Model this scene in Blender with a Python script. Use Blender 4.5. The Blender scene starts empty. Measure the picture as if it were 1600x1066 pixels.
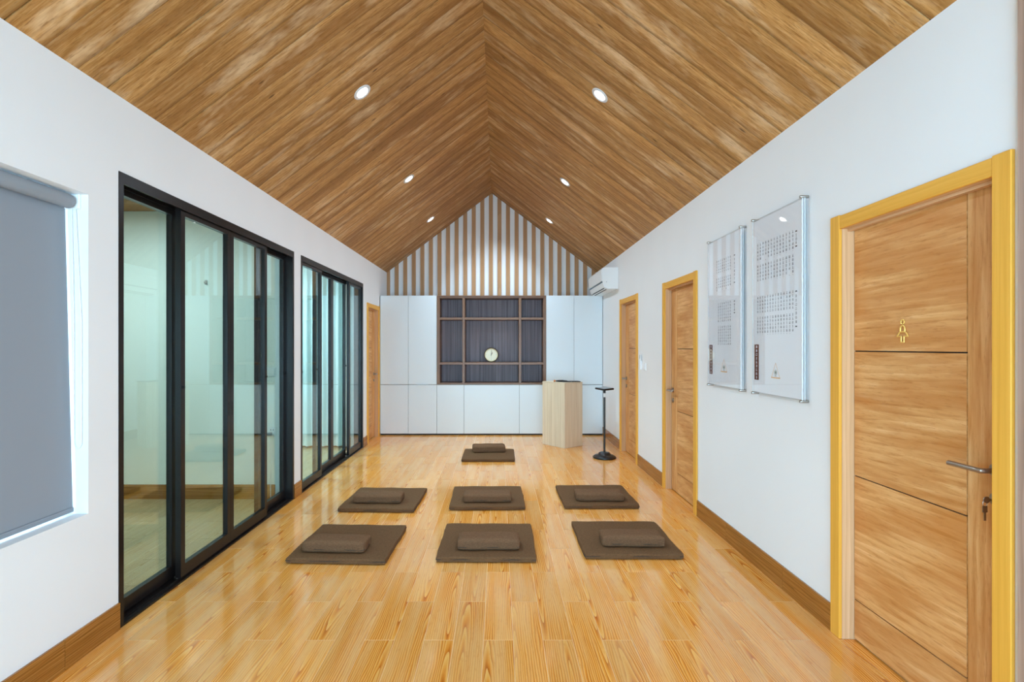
import bpy, bmesh, math, random
from mathutils import Vector, Matrix

random.seed(7)
scene = bpy.context.scene
COL = scene.collection

# ------------------------------------------------------------------ camera
F_PX, CAM_H, VX, VY = 820.0, 1.484, 779.5, 541.5
cam_d = bpy.data.cameras.new('camera')
cam_d.sensor_width = 36.0
cam_d.sensor_fit = 'HORIZONTAL'
cam_d.lens = F_PX / 1600 * 36.0
cam_d.shift_x = (800 - VX) / 1600
cam_d.shift_y = -(533 - VY) / 1600
cam_d.clip_start = 0.05
cam = bpy.data.objects.new('camera', cam_d)
cam.location = (0, 0, CAM_H)
cam.rotation_euler = (math.pi / 2, 0, 0)
COL.objects.link(cam)
scene.camera = cam

# ------------------------------------------------------------------ world, exposure
vs = scene.view_settings
vs.view_transform = 'Standard'
vs.look = 'None'
vs.gamma = 1.0
vs.use_curve_mapping = False
vs.exposure = 0.18
world = bpy.data.worlds.new('sky')
scene.world = world
world.use_nodes = True
bg = world.node_tree.nodes['Background']
bg.inputs['Color'].default_value = (0.445, 0.745, 1.0, 1)
bg.inputs['Strength'].default_value = 13.2
try:
    scene.cycles.max_bounces = 10
    scene.cycles.diffuse_bounces = 5
    scene.cycles.adaptive_threshold = 0.02
    scene.cycles.glossy_bounces = 4
    scene.cycles.transparent_max_bounces = 24
    scene.cycles.caustics_reflective = False
    scene.cycles.caustics_refractive = False
    scene.cycles.sample_clamp_indirect = 6.0
except Exception:
    pass

DOWNLIGHT_W = 16.5
DOWNLIGHT_COL = (0.65, 0.83, 1.0)
SIDE_ROOM_W = 22.0

# room dimensions (metres)
XL, XR = -1.995, 1.74          # inner faces of the side walls
YB, YR = 9.35, -1.8            # striped gable wall, rear wall behind the camera
EAVE, RIDGE, XM = 2.80, 4.215, (-1.995 + 1.74) / 2
WT = 0.18                      # wall thickness
YC = 8.767                     # cabinet fronts

def portal(loc, rot, sx, sy):
    l = bpy.data.lights.new('daylight_portal', 'AREA')
    l.shape = 'RECTANGLE'
    l.size, l.size_y = sx, sy
    l.cycles.is_portal = True
    o = bpy.data.objects.new('daylight_portal', l)
    o.location = loc
    o.rotation_euler = rot
    COL.objects.link(o)
portal((XM, YR - 0.1, 1.35), (math.pi / 2, 0, 0), 3.3, 2.6)
portal((XL - WT - 0.02, 1.70, 1.445), (0, -math.pi / 2, 0), 1.55, 1.70)

# ------------------------------------------------------------------ materials
def lin(r, g, b):
    f = lambda c: (c / 255 / 12.92) if c / 255 <= 0.04045 else ((c / 255 + 0.055) / 1.055) ** 2.4
    return (f(r), f(g), f(b), 1.0)

class NT:
    def __init__(self, name):
        self.mat = bpy.data.materials.new(name)
        self.mat.use_nodes = True
        self.t = self.mat.node_tree
        self.b = self.t.nodes['Principled BSDF']
        self.out = self.t.nodes['Material Output']
    def n(self, typ, **kw):
        nd = self.t.nodes.new(typ)
        for k, v in kw.items():
            if k.startswith('i_'):
                nd.inputs[k[2:].replace('_', ' ')].default_value = v
            else:
                setattr(nd, k, v)
        return nd
    def l(self, a, b):
        self.t.links.new(a, b)
    def math(self, op, a, b=None, clamp=False):
        m = self.n('ShaderNodeMath', operation=op, use_clamp=clamp)
        for i, v in enumerate((a, b)):
            if v is None: continue
            if isinstance(v, (int, float)): m.inputs[i].default_value = v
            else: self.l(v, m.inputs[i])
        return m.outputs[0]
    def ramp(self, fac, stops):
        r = self.n('ShaderNodeValToRGB')
        e = r.color_ramp.elements
        while len(e) < len(stops): e.new(0.5)
        for el, (p, c) in zip(e, stops):
            el.position = p
            el.color = c if len(c) == 4 else (*c, 1)
        self.l(fac, r.inputs[0])
        return r.outputs[0]
    def mix(self, fac, a, b, blend='MIX'):
        m = self.n('ShaderNodeMix', data_type='RGBA', blend_type=blend)
        for s, v in ((m.inputs[0], fac), (m.inputs[6], a), (m.inputs[7], b)):
            if isinstance(v, (int, float)): s.default_value = v
            elif isinstance(v, tuple): s.default_value = v
            else: self.l(v, s)
        return m.outputs[2]

def plain(name, col, rough=0.5, metal=0.0, bump=0.0, bscale=200, coat=0.0, var=0.0, spec=0.5):
    m = NT(name)
    m.b.inputs['Base Color'].default_value = col
    m.b.inputs['Roughness'].default_value = rough
    m.b.inputs['Metallic'].default_value = metal
    m.b.inputs['Specular IOR Level'].default_value = spec
    m.b.inputs['Coat Weight'].default_value = coat
    if bump or var:
        tc = m.n('ShaderNodeTexCoord')
        nz = m.n('ShaderNodeTexNoise', i_Scale=bscale, i_Detail=3.0)
        m.l(tc.outputs['Object'], nz.inputs['Vector'])
        if bump:
            bp = m.n('ShaderNodeBump', i_Strength=bump, i_Distance=0.002)
            m.l(nz.outputs['Fac'], bp.inputs['Height'])
            m.l(bp.outputs[0], m.b.inputs['Normal'])
        if var:
            nz2 = m.n('ShaderNodeTexNoise', i_Scale=1.6, i_Detail=2.0)
            m.l(tc.outputs['Object'], nz2.inputs['Vector'])
            dk = tuple(c * (1 - var) for c in col[:3]) + (1,)
            m.l(m.ramp(nz2.outputs['Fac'], [(0.35, dk), (0.65, col)]), m.b.inputs['Base Color'])
    return m.mat

def wood(name, stops, rings=39.0, squash=0.06, along=1.2, across=70.0, rough=0.3, ring_w=0.6,
         off=(0.5, 0.12), patch=None, knots=None, coat=0.0, spec=0.5, tint=0.12, ringdist=3.0, streak=None, fleck=None, edge=None):
    """Grain along U of the metre-scaled UV map; every object gets its own offset."""
    m = NT(name)
    uv = m.n('ShaderNodeTexCoord').outputs['UV']
    oi = m.n('ShaderNodeObjectInfo').outputs['Random']
    wn = m.n('ShaderNodeTexWhiteNoise', noise_dimensions='1D')
    m.l(oi, wn.inputs['W'])
    rnd = wn.outputs['Color']
    # big offset for the noises
    sc = m.n('ShaderNodeVectorMath', operation='SCALE'); sc.inputs['Scale'].default_value = 37.0
    m.l(rnd, sc.inputs[0])
    ad = m.n('ShaderNodeVectorMath', operation='ADD')
    m.l(uv, ad.inputs[0]); m.l(sc.outputs[0], ad.inputs[1])
    # fine streaks
    mp = m.n('ShaderNodeMapping'); mp.inputs['Scale'].default_value = (along, across, 1)
    m.l(ad.outputs[0], mp.inputs['Vector'])
    nz = m.n('ShaderNodeTexNoise', i_Scale=1.0, i_Detail=5.0, i_Roughness=0.6, i_Distortion=0.4)
    m.l(mp.outputs[0], nz.inputs['Vector'])
    # cathedral rings, small offset so that arches fall inside some boards
    c1 = m.n('ShaderNodeVectorMath', operation='SUBTRACT'); c1.inputs[1].default_value = (0.5, 0.5, 0.5)
    m.l(rnd, c1.inputs[0])
    c2 = m.n('ShaderNodeVectorMath', operation='MULTIPLY'); c2.inputs[1].default_value = (off[0], off[1], 0)
    m.l(c1.outputs[0], c2.inputs[0])
    c3 = m.n('ShaderNodeVectorMath', operation='ADD')
    m.l(uv, c3.inputs[0]); m.l(c2.outputs[0], c3.inputs[1])
    # warp the rings with a low noise
    lw = m.n('ShaderNodeMapping'); lw.inputs['Scale'].default_value = (2.2, 14.0, 1)
    m.l(ad.outputs[0], lw.inputs['Vector'])
    ln = m.n('ShaderNodeTexNoise', i_Scale=1.0, i_Detail=2.0)
    m.l(lw.outputs[0], ln.inputs['Vector'])
    l1 = m.n('ShaderNodeVectorMath', operation='SUBTRACT'); l1.inputs[1].default_value = (0.5, 0.5, 0.5)
    m.l(ln.outputs['Color'], l1.inputs[0])
    l2 = m.n('ShaderNodeVectorMath', operation='MULTIPLY'); l2.inputs[1].default_value = (0.25, 0.012 * ringdist, 0)
    m.l(l1.outputs[0], l2.inputs[0])
    c4 = m.n('ShaderNodeVectorMath', operation='ADD')
    m.l(c3.outputs[0], c4.inputs[0]); m.l(l2.outputs[0], c4.inputs[1])
    rm = m.n('ShaderNodeMapping'); rm.inputs['Scale'].default_value = (squash, 1, 0)
    m.l(c4.outputs[0], rm.inputs['Vector'])
    wv = m.n('ShaderNodeTexWave', wave_type='RINGS', rings_direction='Z', wave_profile='SAW',
             i_Scale=rings, i_Distortion=0.6, i_Detail=1.0)
    m.l(rm.outputs[0], wv.inputs['Vector'])
    fac = m.math('ADD', m.math('MULTIPLY', wv.outputs['Fac'], ring_w), m.math('MULTIPLY', nz.outputs['Fac'], 1 - ring_w))
    col = m.ramp(fac, stops)
    if streak:
        sm = m.n('ShaderNodeMapping'); sm.inputs['Scale'].default_value = (streak[2], streak[3], 1)
        m.l(ad.outputs[0], sm.inputs['Vector'])
        sn = m.n('ShaderNodeTexNoise', i_Scale=1.0, i_Detail=3.0)
        m.l(sm.outputs[0], sn.inputs['Vector'])
        sf = m.math('MULTIPLY', m.ramp(sn.outputs['Fac'], [(0.42, (0, 0, 0)), (0.62, (1, 1, 1))]), streak[1])
        col = m.mix(sf, col, streak[0])
    if patch:
        pm = m.n('ShaderNodeMapping'); pm.inputs['Scale'].default_value = (patch[2], patch[3], 1)
        m.l(ad.outputs[0], pm.inputs['Vector'])
        pn = m.n('ShaderNodeTexNoise', i_Scale=1.0, i_Detail=4.0, i_Roughness=0.65)
        m.l(pm.outputs[0], pn.inputs['Vector'])
        pf = m.math('MULTIPLY', m.ramp(pn.outputs['Fac'], [(0.52, (0, 0, 0)), (0.70, (1, 1, 1))]), patch[1])
        col = m.mix(pf, col, patch[0])
    if fleck:
        fm = m.n('ShaderNodeMapping'); fm.inputs['Scale'].default_value = (14.0, 120.0, 1)
        m.l(ad.outputs[0], fm.inputs['Vector'])
        fn = m.n('ShaderNodeTexNoise', i_Scale=1.0, i_Detail=3.0, i_Roughness=0.7)
        m.l(fm.outputs[0], fn.inputs['Vector'])
        ff = m.math('MULTIPLY', m.ramp(fn.outputs['Fac'], [(0.55, (0, 0, 0)), (0.68, (1, 1, 1))]), fleck[1])
        col = m.mix(ff, col, fleck[0])
    if edge:          # printed dark line along one long side of every board
        sv = m.n('ShaderNodeSeparateXYZ'); m.l(uv, sv.inputs[0])
        e1 = m.math('ADD', sv.outputs[1], m.math('MULTIPLY', m.math('SUBTRACT', nz.outputs['Fac'], 0.5), 0.05))
        ef = m.math('MULTIPLY', m.ramp(m.math('ADD', m.math('MULTIPLY', e1, 5.4), 0.5), [(0.84, (0, 0, 0)), (0.99, (1, 1, 1))]), edge[1])
        col = m.mix(ef, col, edge[0])
    if knots:
        km = m.n('ShaderNodeMapping'); km.inputs['Scale'].default_value = (2.2, 6.0, 1)
        m.l(ad.outputs[0], km.inputs['Vector'])
        vo = m.n('ShaderNodeTexVoronoi', i_Scale=1.0, i_Randomness=1.0)
        m.l(km.outputs[0], vo.inputs['Vector'])
        kf = m.math('MULTIPLY', m.ramp(vo.outputs['Distance'], [(0.03, (1, 1, 1)), (0.075, (0, 0, 0))]), 0.75)
        col = m.mix(kf, col, knots)
    # board-to-board tone
    hsv = m.n('ShaderNodeHueSaturation')
    m.l(col, hsv.inputs['Color'])
    sx = m.n('ShaderNodeSeparateColor'); m.l(rnd, sx.inputs[0])
    m.l(m.math('ADD', m.math('MULTIPLY', sx.outputs[2], 2 * tint), 1 - tint), hsv.inputs['Value'])
    m.l(hsv.outputs[0], m.b.inputs['Base Color'])
    m.b.inputs['Roughness'].default_value = rough
    m.b.inputs['Coat Weight'].default_value = coat
    m.b.inputs['Coat Roughness'].default_value = 0.08
    m.b.inputs['Specular IOR Level'].default_value = spec
    return m.mat

def glass(name, tint, ior=1.5, rough=0.0, refl=(1, 1, 1, 1)):
    m = NT(name)
    m.t.nodes.remove(m.b)
    geo = m.n('ShaderNodeNewGeometry')
    io = m.math('ADD', m.math('MULTIPLY', geo.outputs['Backfacing'], 1 / ior - ior), ior)
    fr = m.n('ShaderNodeFresnel'); m.l(io, fr.inputs['IOR'])
    tr = m.n('ShaderNodeBsdfTransparent'); tr.inputs[0].default_value = tint
    gl = m.n('ShaderNodeBsdfGlossy'); gl.inputs['Color'].default_value = refl
    gl.inputs['Roughness'].default_value = rough
    mx = m.n('ShaderNodeMixShader')
    m.l(fr.outputs[0], mx.inputs[0]); m.l(tr.outputs[0], mx.inputs[1]); m.l(gl.outputs[0], mx.inputs[2])
    m.l(mx.outputs[0], m.out.inputs['Surface'])
    return m.mat

def emit(name, col, s):
    m = NT(name)
    m.b.inputs['Base Color'].default_value = col
    m.b.inputs['Emission Color'].default_value = col
    m.b.inputs['Emission Strength'].default_value = s
    return m.mat

def fabric(name, c1, c2):
    m = NT(name)
    tc = m.n('ShaderNodeTexCoord')
    mp = m.n('ShaderNodeMapping'); mp.inputs['Scale'].default_value = (60, 420, 420)
    m.l(tc.outputs['Object'], mp.inputs['Vector'])
    a = m.n('ShaderNodeTexNoise', i_Scale=1.0, i_Detail=2.0); m.l(mp.outputs[0], a.inputs['Vector'])
    mq = m.n('ShaderNodeMapping'); mq.inputs['Scale'].default_value = (420, 60, 420)
    m.l(tc.outputs['Object'], mq.inputs['Vector'])
    b = m.n('ShaderNodeTexNoise', i_Scale=1.0, i_Detail=2.0); m.l(mq.outputs[0], b.inputs['Vector'])
    f = m.math('ADD', m.math('MULTIPLY', a.outputs['Fac'], 0.6), m.math('MULTIPLY', b.outputs['Fac'], 0.4))
    m.l(m.ramp(f, [(0.35, c1), (0.65, c2)]), m.b.inputs['Base Color'])
    m.b.inputs['Roughness'].default_value = 0.9
    m.b.inputs['Specular IOR Level'].default_value = 0.08
    bp = m.n('ShaderNodeBump', i_Strength=0.5, i_Distance=0.002)
    m.l(f, bp.inputs['Height']); m.l(bp.outputs[0], m.b.inputs['Normal'])
    return m.mat

MAT = {}
MAT['wall'] = plain('white_wall_paint', lin(236, 236, 236), 0.55, bump=0.05, bscale=90, var=0.02, spec=0.3)
MAT['side_wall'] = plain('cream_wall_paint', lin(236, 238, 230), 0.6, spec=0.3)
MAT['floor'] = wood('honey_wood_tile',
    [(0.22, lin(190, 98, 14)), (0.36, lin(220, 132, 36)), (0.52, lin(234, 158, 64)), (0.74, lin(243, 184, 98))],
    rings=30, squash=0.045, along=2.0, across=95, rough=0.13, ring_w=0.60, off=(0.8, 0.16), coat=0.0, tint=0.07, spec=0.85,
    streak=(lin(236, 184, 118), 0.6, 0.9, 13.0), fleck=(lin(196, 116, 36), 0.35))
MAT['side_floor'] = wood('beige_wood_tile',
    [(0.20, lin(160, 124, 80)), (0.40, lin(184, 150, 106)), (0.60, lin(198, 168, 124)), (0.85, lin(212, 186, 146))],
    rings=30, squash=0.045, along=2.0, across=95, rough=0.25, ring_w=0.4, off=(0.8, 0.16), tint=0.06)
MAT['side_grout'] = plain('dark_grout', lin(112, 96, 70), 0.7)
MAT['grout'] = plain('pale_grout', lin(246, 216, 176), 0.6)
MAT['base'] = wood('brown_wood_tile',
    [(0.3, lin(122, 72, 18)), (0.5, lin(156, 98, 36)), (0.7, lin(180, 122, 58))],
    rings=30, squash=0.01, along=2.0, across=95, rough=0.25, ring_w=0.2, off=(0.8, 0.5), tint=0.06)
MAT['ceil'] = wood('weathered_ceiling_board',
    [(0.30, lin(148, 98, 46)), (0.44, lin(182, 132, 74)), (0.55, lin(198, 148, 90)), (0.70, lin(212, 168, 114))],
    rings=10, squash=0.05, along=9.0, across=110, rough=0.5, ring_w=0.10, off=(2.4, 0.2), fleck=(lin(104, 64, 28), 0.5),
    patch=(lin(228, 194, 152), 0.75, 1.7, 6.0), knots=lin(74, 44, 20), spec=0.2, tint=0.09,
    streak=(lin(130, 82, 34), 0.6, 0.5, 9.0), edge=(lin(112, 70, 30), 0.6))
MAT['ceil_back'] = plain('dark_ceiling_seam', lin(70, 46, 26), 0.8)
MAT['oak'] = wood('oak_veneer',
    [(0.30, lin(190, 126, 64)), (0.44, lin(214, 156, 94)), (0.58, lin(224, 170, 110)), (0.75, lin(236, 190, 136))],
    rings=9, squash=0.14, along=3.2, across=34, rough=0.42, ring_w=0.14, off=(1.2, 0.5), spec=0.3, tint=0.05, fleck=(lin(176, 108, 48), 0.45),
    streak=(lin(190, 120, 54), 0.65, 1.8, 9.0))
MAT['jamb'] = wood('tan_jamb_veneer',
    [(0.25, lin(196, 150, 106)), (0.55, lin(214, 170, 126)), (0.8, lin(224, 184, 142))],
    rings=14, squash=0.05, along=1.2, across=60, rough=0.45, ring_w=0.2, tint=0.02, spec=0.3)
MAT['casing'] = wood('yellow_casing_veneer',
    [(0.25, lin(220, 158, 56)), (0.55, lin(232, 171, 68)), (0.8, lin(238, 181, 82))],
    rings=14, squash=0.05, along=1.2, across=60, rough=0.5, ring_w=0.15, tint=0.02, spec=0.25)
MAT['groove'] = plain('dark_door_groove', lin(46, 28, 16), 0.8)
MAT['clad'] = wood('greyish_wood_cladding',
    [(0.25, lin(150, 118, 100)), (0.55, lin(176, 146, 128)), (0.8, lin(190, 162, 144))],
    rings=14, squash=0.05, along=1.2, across=60, rough=0.45, ring_w=0.2, tint=0.02)
MAT['slat'] = wood('warm_slat_veneer',
    [(0.25, lin(160, 116, 74)), (0.55, lin(184, 138, 92)), (0.8, lin(200, 156, 110))],
    rings=14, squash=0.05, along=1.2, across=60, rough=0.5, ring_w=0.2, tint=0.04)
MAT['cab'] = plain('white_cabinet_lacquer', lin(224, 234, 239), 0.35, spec=0.4)
MAT['dark'] = plain('dark_gap', lin(40, 36, 34), 0.7)
MAT['walnut'] = wood('walnut_frame',
    [(0.25, lin(100, 64, 34)), (0.55, lin(130, 88, 50)), (0.8, lin(156, 110, 68))],
    rings=20, squash=0.04, along=1.5, across=90, rough=0.35, ring_w=0.2, tint=0.03)
MAT['walnut_back'] = wood('grey_walnut_back',
    [(0.34, lin(84, 70, 72)), (0.5, lin(118, 102, 106)), (0.66, lin(150, 136, 140))],
    rings=20, squash=0.02, along=0.6, across=55, rough=0.35, ring_w=0.04, tint=0.02, spec=0.2)
MAT['frame'] = plain('dark_bronze_aluminium', lin(26, 21, 19), 0.28, metal=0.0, spec=0.28, coat=0.0)
MAT['rubber'] = plain('black_rubber', lin(18, 18, 18), 0.6)
MAT['glass'] = glass('green_tinted_glass', (0.80, 0.94, 0.925, 1))
MAT['glass_blue'] = glass('blue_green_tinted_glass', (0.76, 0.95, 0.965, 1))
MAT['clear'] = glass('clear_acrylic', (0.995, 0.998, 1.0, 1), ior=1.38)
MAT['acryl_edge'] = None
MAT['film'] = plain('white_printed_film', lin(244, 246, 250), 0.6)
MAT['ink'] = plain('grey_ink', lin(120, 118, 124), 0.8)
MAT['ink_black'] = plain('black_ink', lin(25, 25, 28), 0.8)
MAT['ink_brown'] = plain('brown_ink', lin(104, 54, 36), 0.8)
MAT['ink_orange'] = plain('orange_ink', lin(232, 178, 104), 0.8)
MAT['ink_green'] = plain('grey_green_ink', lin(140, 150, 130), 0.8)
MAT['steel'] = plain('brushed_steel', lin(170, 165, 158), 0.28, metal=1.0)
MAT['bronze'] = plain('dark_nickel', lin(158, 144, 130), 0.35, metal=0.85)
MAT['gold'] = plain('polished_gold', lin(240, 196, 104), 0.3, metal=0.25)
MAT['plastic'] = plain('white_plastic', lin(238, 240, 240), 0.25)
MAT['plastic_grey'] = plain('grey_plastic', lin(150, 160, 166), 0.35)
MAT['plastic_blue'] = plain('blue_grey_trim', lin(60, 96, 116), 0.3)
MAT['black'] = plain('black_plastic', lin(22, 21, 22), 0.32)
MAT['black_matte'] = plain('black_matte', lin(30, 29, 30), 0.6)
MAT['brown_fabric'] = fabric('brown_linen', lin(88, 63, 41), lin(120, 90, 63))
MAT['cushion_fabric'] = fabric('light_brown_linen', lin(94, 67, 46), lin(126, 95, 70))
MAT['brown_seam'] = plain('dark_brown_seam', lin(58, 45, 36), 0.9)
MAT['pine'] = wood('pale_pine',
    [(0.25, lin(196, 176, 146)), (0.5, lin(220, 202, 174)), (0.8, lin(232, 218, 196))],
    rings=14, squash=0.03, along=1.0, across=45, rough=0.5, ring_w=0.2, tint=0.04, spec=0.25)
MAT['brass'] = plain('brass', lin(196, 130, 84), 0.35, metal=0.8)
MAT['clock_face'] = plain('cream_clock_face', lin(228, 224, 200), 0.6)
MAT['clock_rim'] = plain('dark_brass_rim', lin(72, 62, 40), 0.35, metal=0.6)
MAT['clock_gold'] = plain('pale_gold_band', lin(222, 206, 160), 0.4)
MAT['lamp'] = emit('lamp_diffuser', (1, 0.98, 0.95, 1), 12.0)
MAT['lamp_ring'] = plain('white_lamp_ring', lin(214, 214, 216), 0.3)
MAT['curtain'] = plain('pale_curtain', lin(226, 236, 234), 0.8)

def blind_mat():
    m = NT('grey_blind_fabric')
    m.b.inputs['Base Color'].default_value = lin(150, 154, 160)
    m.b.inputs['Roughness'].default_value = 0.8
    tl = m.n('ShaderNodeBsdfTranslucent'); tl.inputs[0].default_value = lin(120, 128, 140)
    mx = m.n('ShaderNodeMixShader'); mx.inputs[0].default_value = 0.12
    m.l(m.b.outputs[0], mx.inputs[1]); m.l(tl.outputs[0], mx.inputs[2])
    m.l(mx.outputs[0], m.out.inputs['Surface'])
    return m.mat
MAT['blind'] = blind_mat()
def edge_mat():
    m = NT('acrylic_edge')
    m.b.inputs['Base Color'].default_value = lin(228, 234, 236)
    m.b.inputs['Roughness'].default_value = 0.3
    tr = m.n('ShaderNodeBsdfTransparent'); tr.inputs[0].default_value = (0.97, 0.99, 1, 1)
    mx = m.n('ShaderNodeMixShader'); mx.inputs[0].default_value = 0.7
    m.l(tr.outputs[0], mx.inputs[1]); m.l(m.b.outputs[0], mx.inputs[2])
    m.l(mx.outputs[0], m.out.inputs['Surface'])
    return m.mat
MAT['acryl_edge'] = edge_mat()

# ------------------------------------------------------------------ mesh helpers
class MB:
    """Collects boxes, tubes and lathes; grain UVs in metres."""
    def __init__(self):
        self.bm = bmesh.new()
        self.uv = self.bm.loops.layers.uv.new('UVMap')
    def box(self, x0, x1, y0, y1, z0, z1, g=None, bev=0.0, seg=1):
        if x0 > x1: x0, x1 = x1, x0
        if y0 > y1: y0, y1 = y1, y0
        if z0 > z1: z0, z1 = z1, z0
        old = set(self.bm.faces)
        vs_ = [self.bm.verts.new((x, y, z)) for x in (x0, x1) for y in (y0, y1) for z in (z0, z1)]
        idx = [(0, 1, 3, 2), (4, 6, 7, 5), (0, 4, 5, 1), (2, 3, 7, 6), (0, 2, 6, 4), (1, 5, 7, 3)]
        fs = [self.bm.faces.new([vs_[i] for i in f]) for f in idx]
        if bev:
            ed = set(e for f in fs for e in f.edges)
            r = bmesh.ops.bevel(self.bm, geom=list(ed), offset=bev, segments=seg, affect='EDGES', profile=0.5)
            fs = [f for f in self.bm.faces if f not in old]
        if g is None:
            d = (x1 - x0, y1 - y0, z1 - z0); g = d.index(max(d))
        self.grain(fs, g)
        return fs
    def grain(self, fs, g):
        for f in fs:
            if not f.is_valid: continue
            f.normal_update()
            n = max(range(3), key=lambda k: abs(f.normal[k]))
            if n == g: a, b = [k for k in range(3) if k != g]
            else: a, b = g, [k for k in range(3) if k not in (g, n)][0]
            for lp in f.loops:
                lp[self.uv].uv = (lp.vert.co[a], lp.vert.co[b])
    def prism(self, pts, a0, a1, axis=1, g=2):
        """polygon pts in the plane across `axis`, extruded from a0 to a1"""
        def mk(p, a):
            c = list(p); c.insert(axis, a); return self.bm.verts.new(c)
        lo = [mk(p, a0) for p in pts]; hi = [mk(p, a1) for p in pts]
        n = len(pts)
        fs = [self.bm.faces.new(lo), self.bm.faces.new(hi[::-1])]
        for i in range(n):
            fs.append(self.bm.faces.new((lo[i], hi[i], hi[(i + 1) % n], lo[(i + 1) % n])))
        bmesh.ops.recalc_face_normals(self.bm, faces=fs)
        self.grain(fs, g)
        return fs
    def tube(self, pts, r, n=10, cap=True):
        pts = [Vector(p) for p in pts]
        rings = []
        up = None
        for i, p in enumerate(pts):
            t = (pts[min(i + 1, len(pts) - 1)] - pts[max(i - 1, 0)]).normalized()
            if up is None:
                up = Vector((0, 0, 1)) if abs(t.z) < 0.9 else Vector((1, 0, 0))
            s = t.cross(up).normalized(); up2 = s.cross(t).normalized(); up = up2
            rr = r[i] if isinstance(r, (list, tuple)) else r
            rings.append([self.bm.verts.new(p + (s * math.cos(k * 2 * math.pi / n) + up2 * math.sin(k * 2 * math.pi / n)) * rr) for k in range(n)])
        fs = []
        for a, b in zip(rings, rings[1:]):
            for k in range(n):
                fs.append(self.bm.faces.new((a[k], a[(k + 1) % n], b[(k + 1) % n], b[k])))
        if cap:
            fs.append(self.bm.faces.new(rings[0][::-1])); fs.append(self.bm.faces.new(rings[-1]))
        bmesh.ops.recalc_face_normals(self.bm, faces=fs)
        return fs
    def lathe(self, prof, c=(0, 0, 0), n=32, mat=None):
        """profile (r, h) about local Z; mat: rotation matrix"""
        rings = []
        M_ = mat or Matrix.Identity(3)
        C = Vector(c)
        for r, h in prof:
            if r < 1e-6: rings.append([self.bm.verts.new(C + M_ @ Vector((0, 0, h)))])
            else: rings.append([self.bm.verts.new(C + M_ @ Vector((r * math.cos(2 * math.pi * k / n), r * math.sin(2 * math.pi * k / n), h))) for k in range(n)])
        fs = []
        for a, b in zip(rings, rings[1:]):
            for k in range(n):
                k2 = (k + 1) % n
                if len(a) == 1 and len(b) == 1: continue
                if len(a) == 1: fs.append(self.bm.faces.new((a[0], b[k2], b[k])))
                elif len(b) == 1: fs.append(self.bm.faces.new((a[k], a[k2], b[0])))
                else: fs.append(self.bm.faces.new((a[k], a[k2], b[k2], b[k])))
        bmesh.ops.recalc_face_normals(self.bm, faces=fs)
        return fs
    def quad(self, a, b, c, d):
        return self.bm.faces.new([self.bm.verts.new(p) for p in (a, b, c, d)])

WLOC = {}
def wloc(o):
    return WLOC.get(o.name, Vector((0, 0, 0))) if o else Vector((0, 0, 0))

def part(name, mb, mat, parent=None, smooth=False, raw=False, label=None, mats=None):
    """link the collected mesh as one object; origin at its centre (raw: keep local coordinates)"""
    bm = mb.bm
    me = bpy.data.meshes.new(name)
    if not raw:
        cs = [v.co for v in bm.verts]
        lo = Vector([min(c[k] for c in cs) for k in range(3)]); hi = Vector([max(c[k] for c in cs) for k in range(3)])
        c = (lo + hi) / 2
        bmesh.ops.translate(bm, verts=bm.verts, vec=-c)
    else:
        c = None
    bm.to_mesh(me); bm.free()
    for m in (mats or [mat]):
        me.materials.append(MAT[m] if isinstance(m, str) else m)
    if smooth:
        for p in me.polygons: p.use_smooth = True
        try: me.set_sharp_from_angle(angle=math.radians(40))
        except Exception: pass
    o = bpy.data.objects.new(name, me)
    COL.objects.link(o)
    if parent: o.parent = parent
    if c is not None:
        o.location = c - wloc(parent)
        WLOC[o.name] = c
    else:
        WLOC[o.name] = wloc(parent)
    if label: o['label'] = label
    return o

def link_copy(src, loc, parent):
    """copy of a piece sharing its mesh; loc in world"""
    o = src.copy()
    COL.objects.link(o)
    o.parent = parent
    o.location = Vector(loc) - wloc(parent)
    return o

def tag(o, label=None, cat=None, group=None, kind=None):
    if label: o['label'] = label
    if cat: o['category'] = cat
    if group: o['group'] = group
    if kind: o['kind'] = kind
    return o

def empty(name, loc, label=None, cat=None, group=None, kind=None, rz=0):
    o = bpy.data.objects.new(name, None)
    o.empty_display_size = 0.1
    o.location = loc
    o.rotation_euler = (0, 0, rz)
    COL.objects.link(o)
    WLOC[o.name] = Vector(loc)
    return tag(o, label, cat, group, kind)

def struct(name, mb, mat, label=None, cat=None):
    return tag(part(name, mb, mat), label, cat, kind='structure')

# wall frame: u along +Y, d from the wall face into the room, z up
def WX(side, d):
    return XL + d if side == 'L' else XR - d
def wb(mb, side, u0, u1, d0, d1, z0, z1, g=None, bev=0.0):
    return mb.box(WX(side, d0), WX(side, d1), u0, u1, z0, z1, g, bev)

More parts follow.
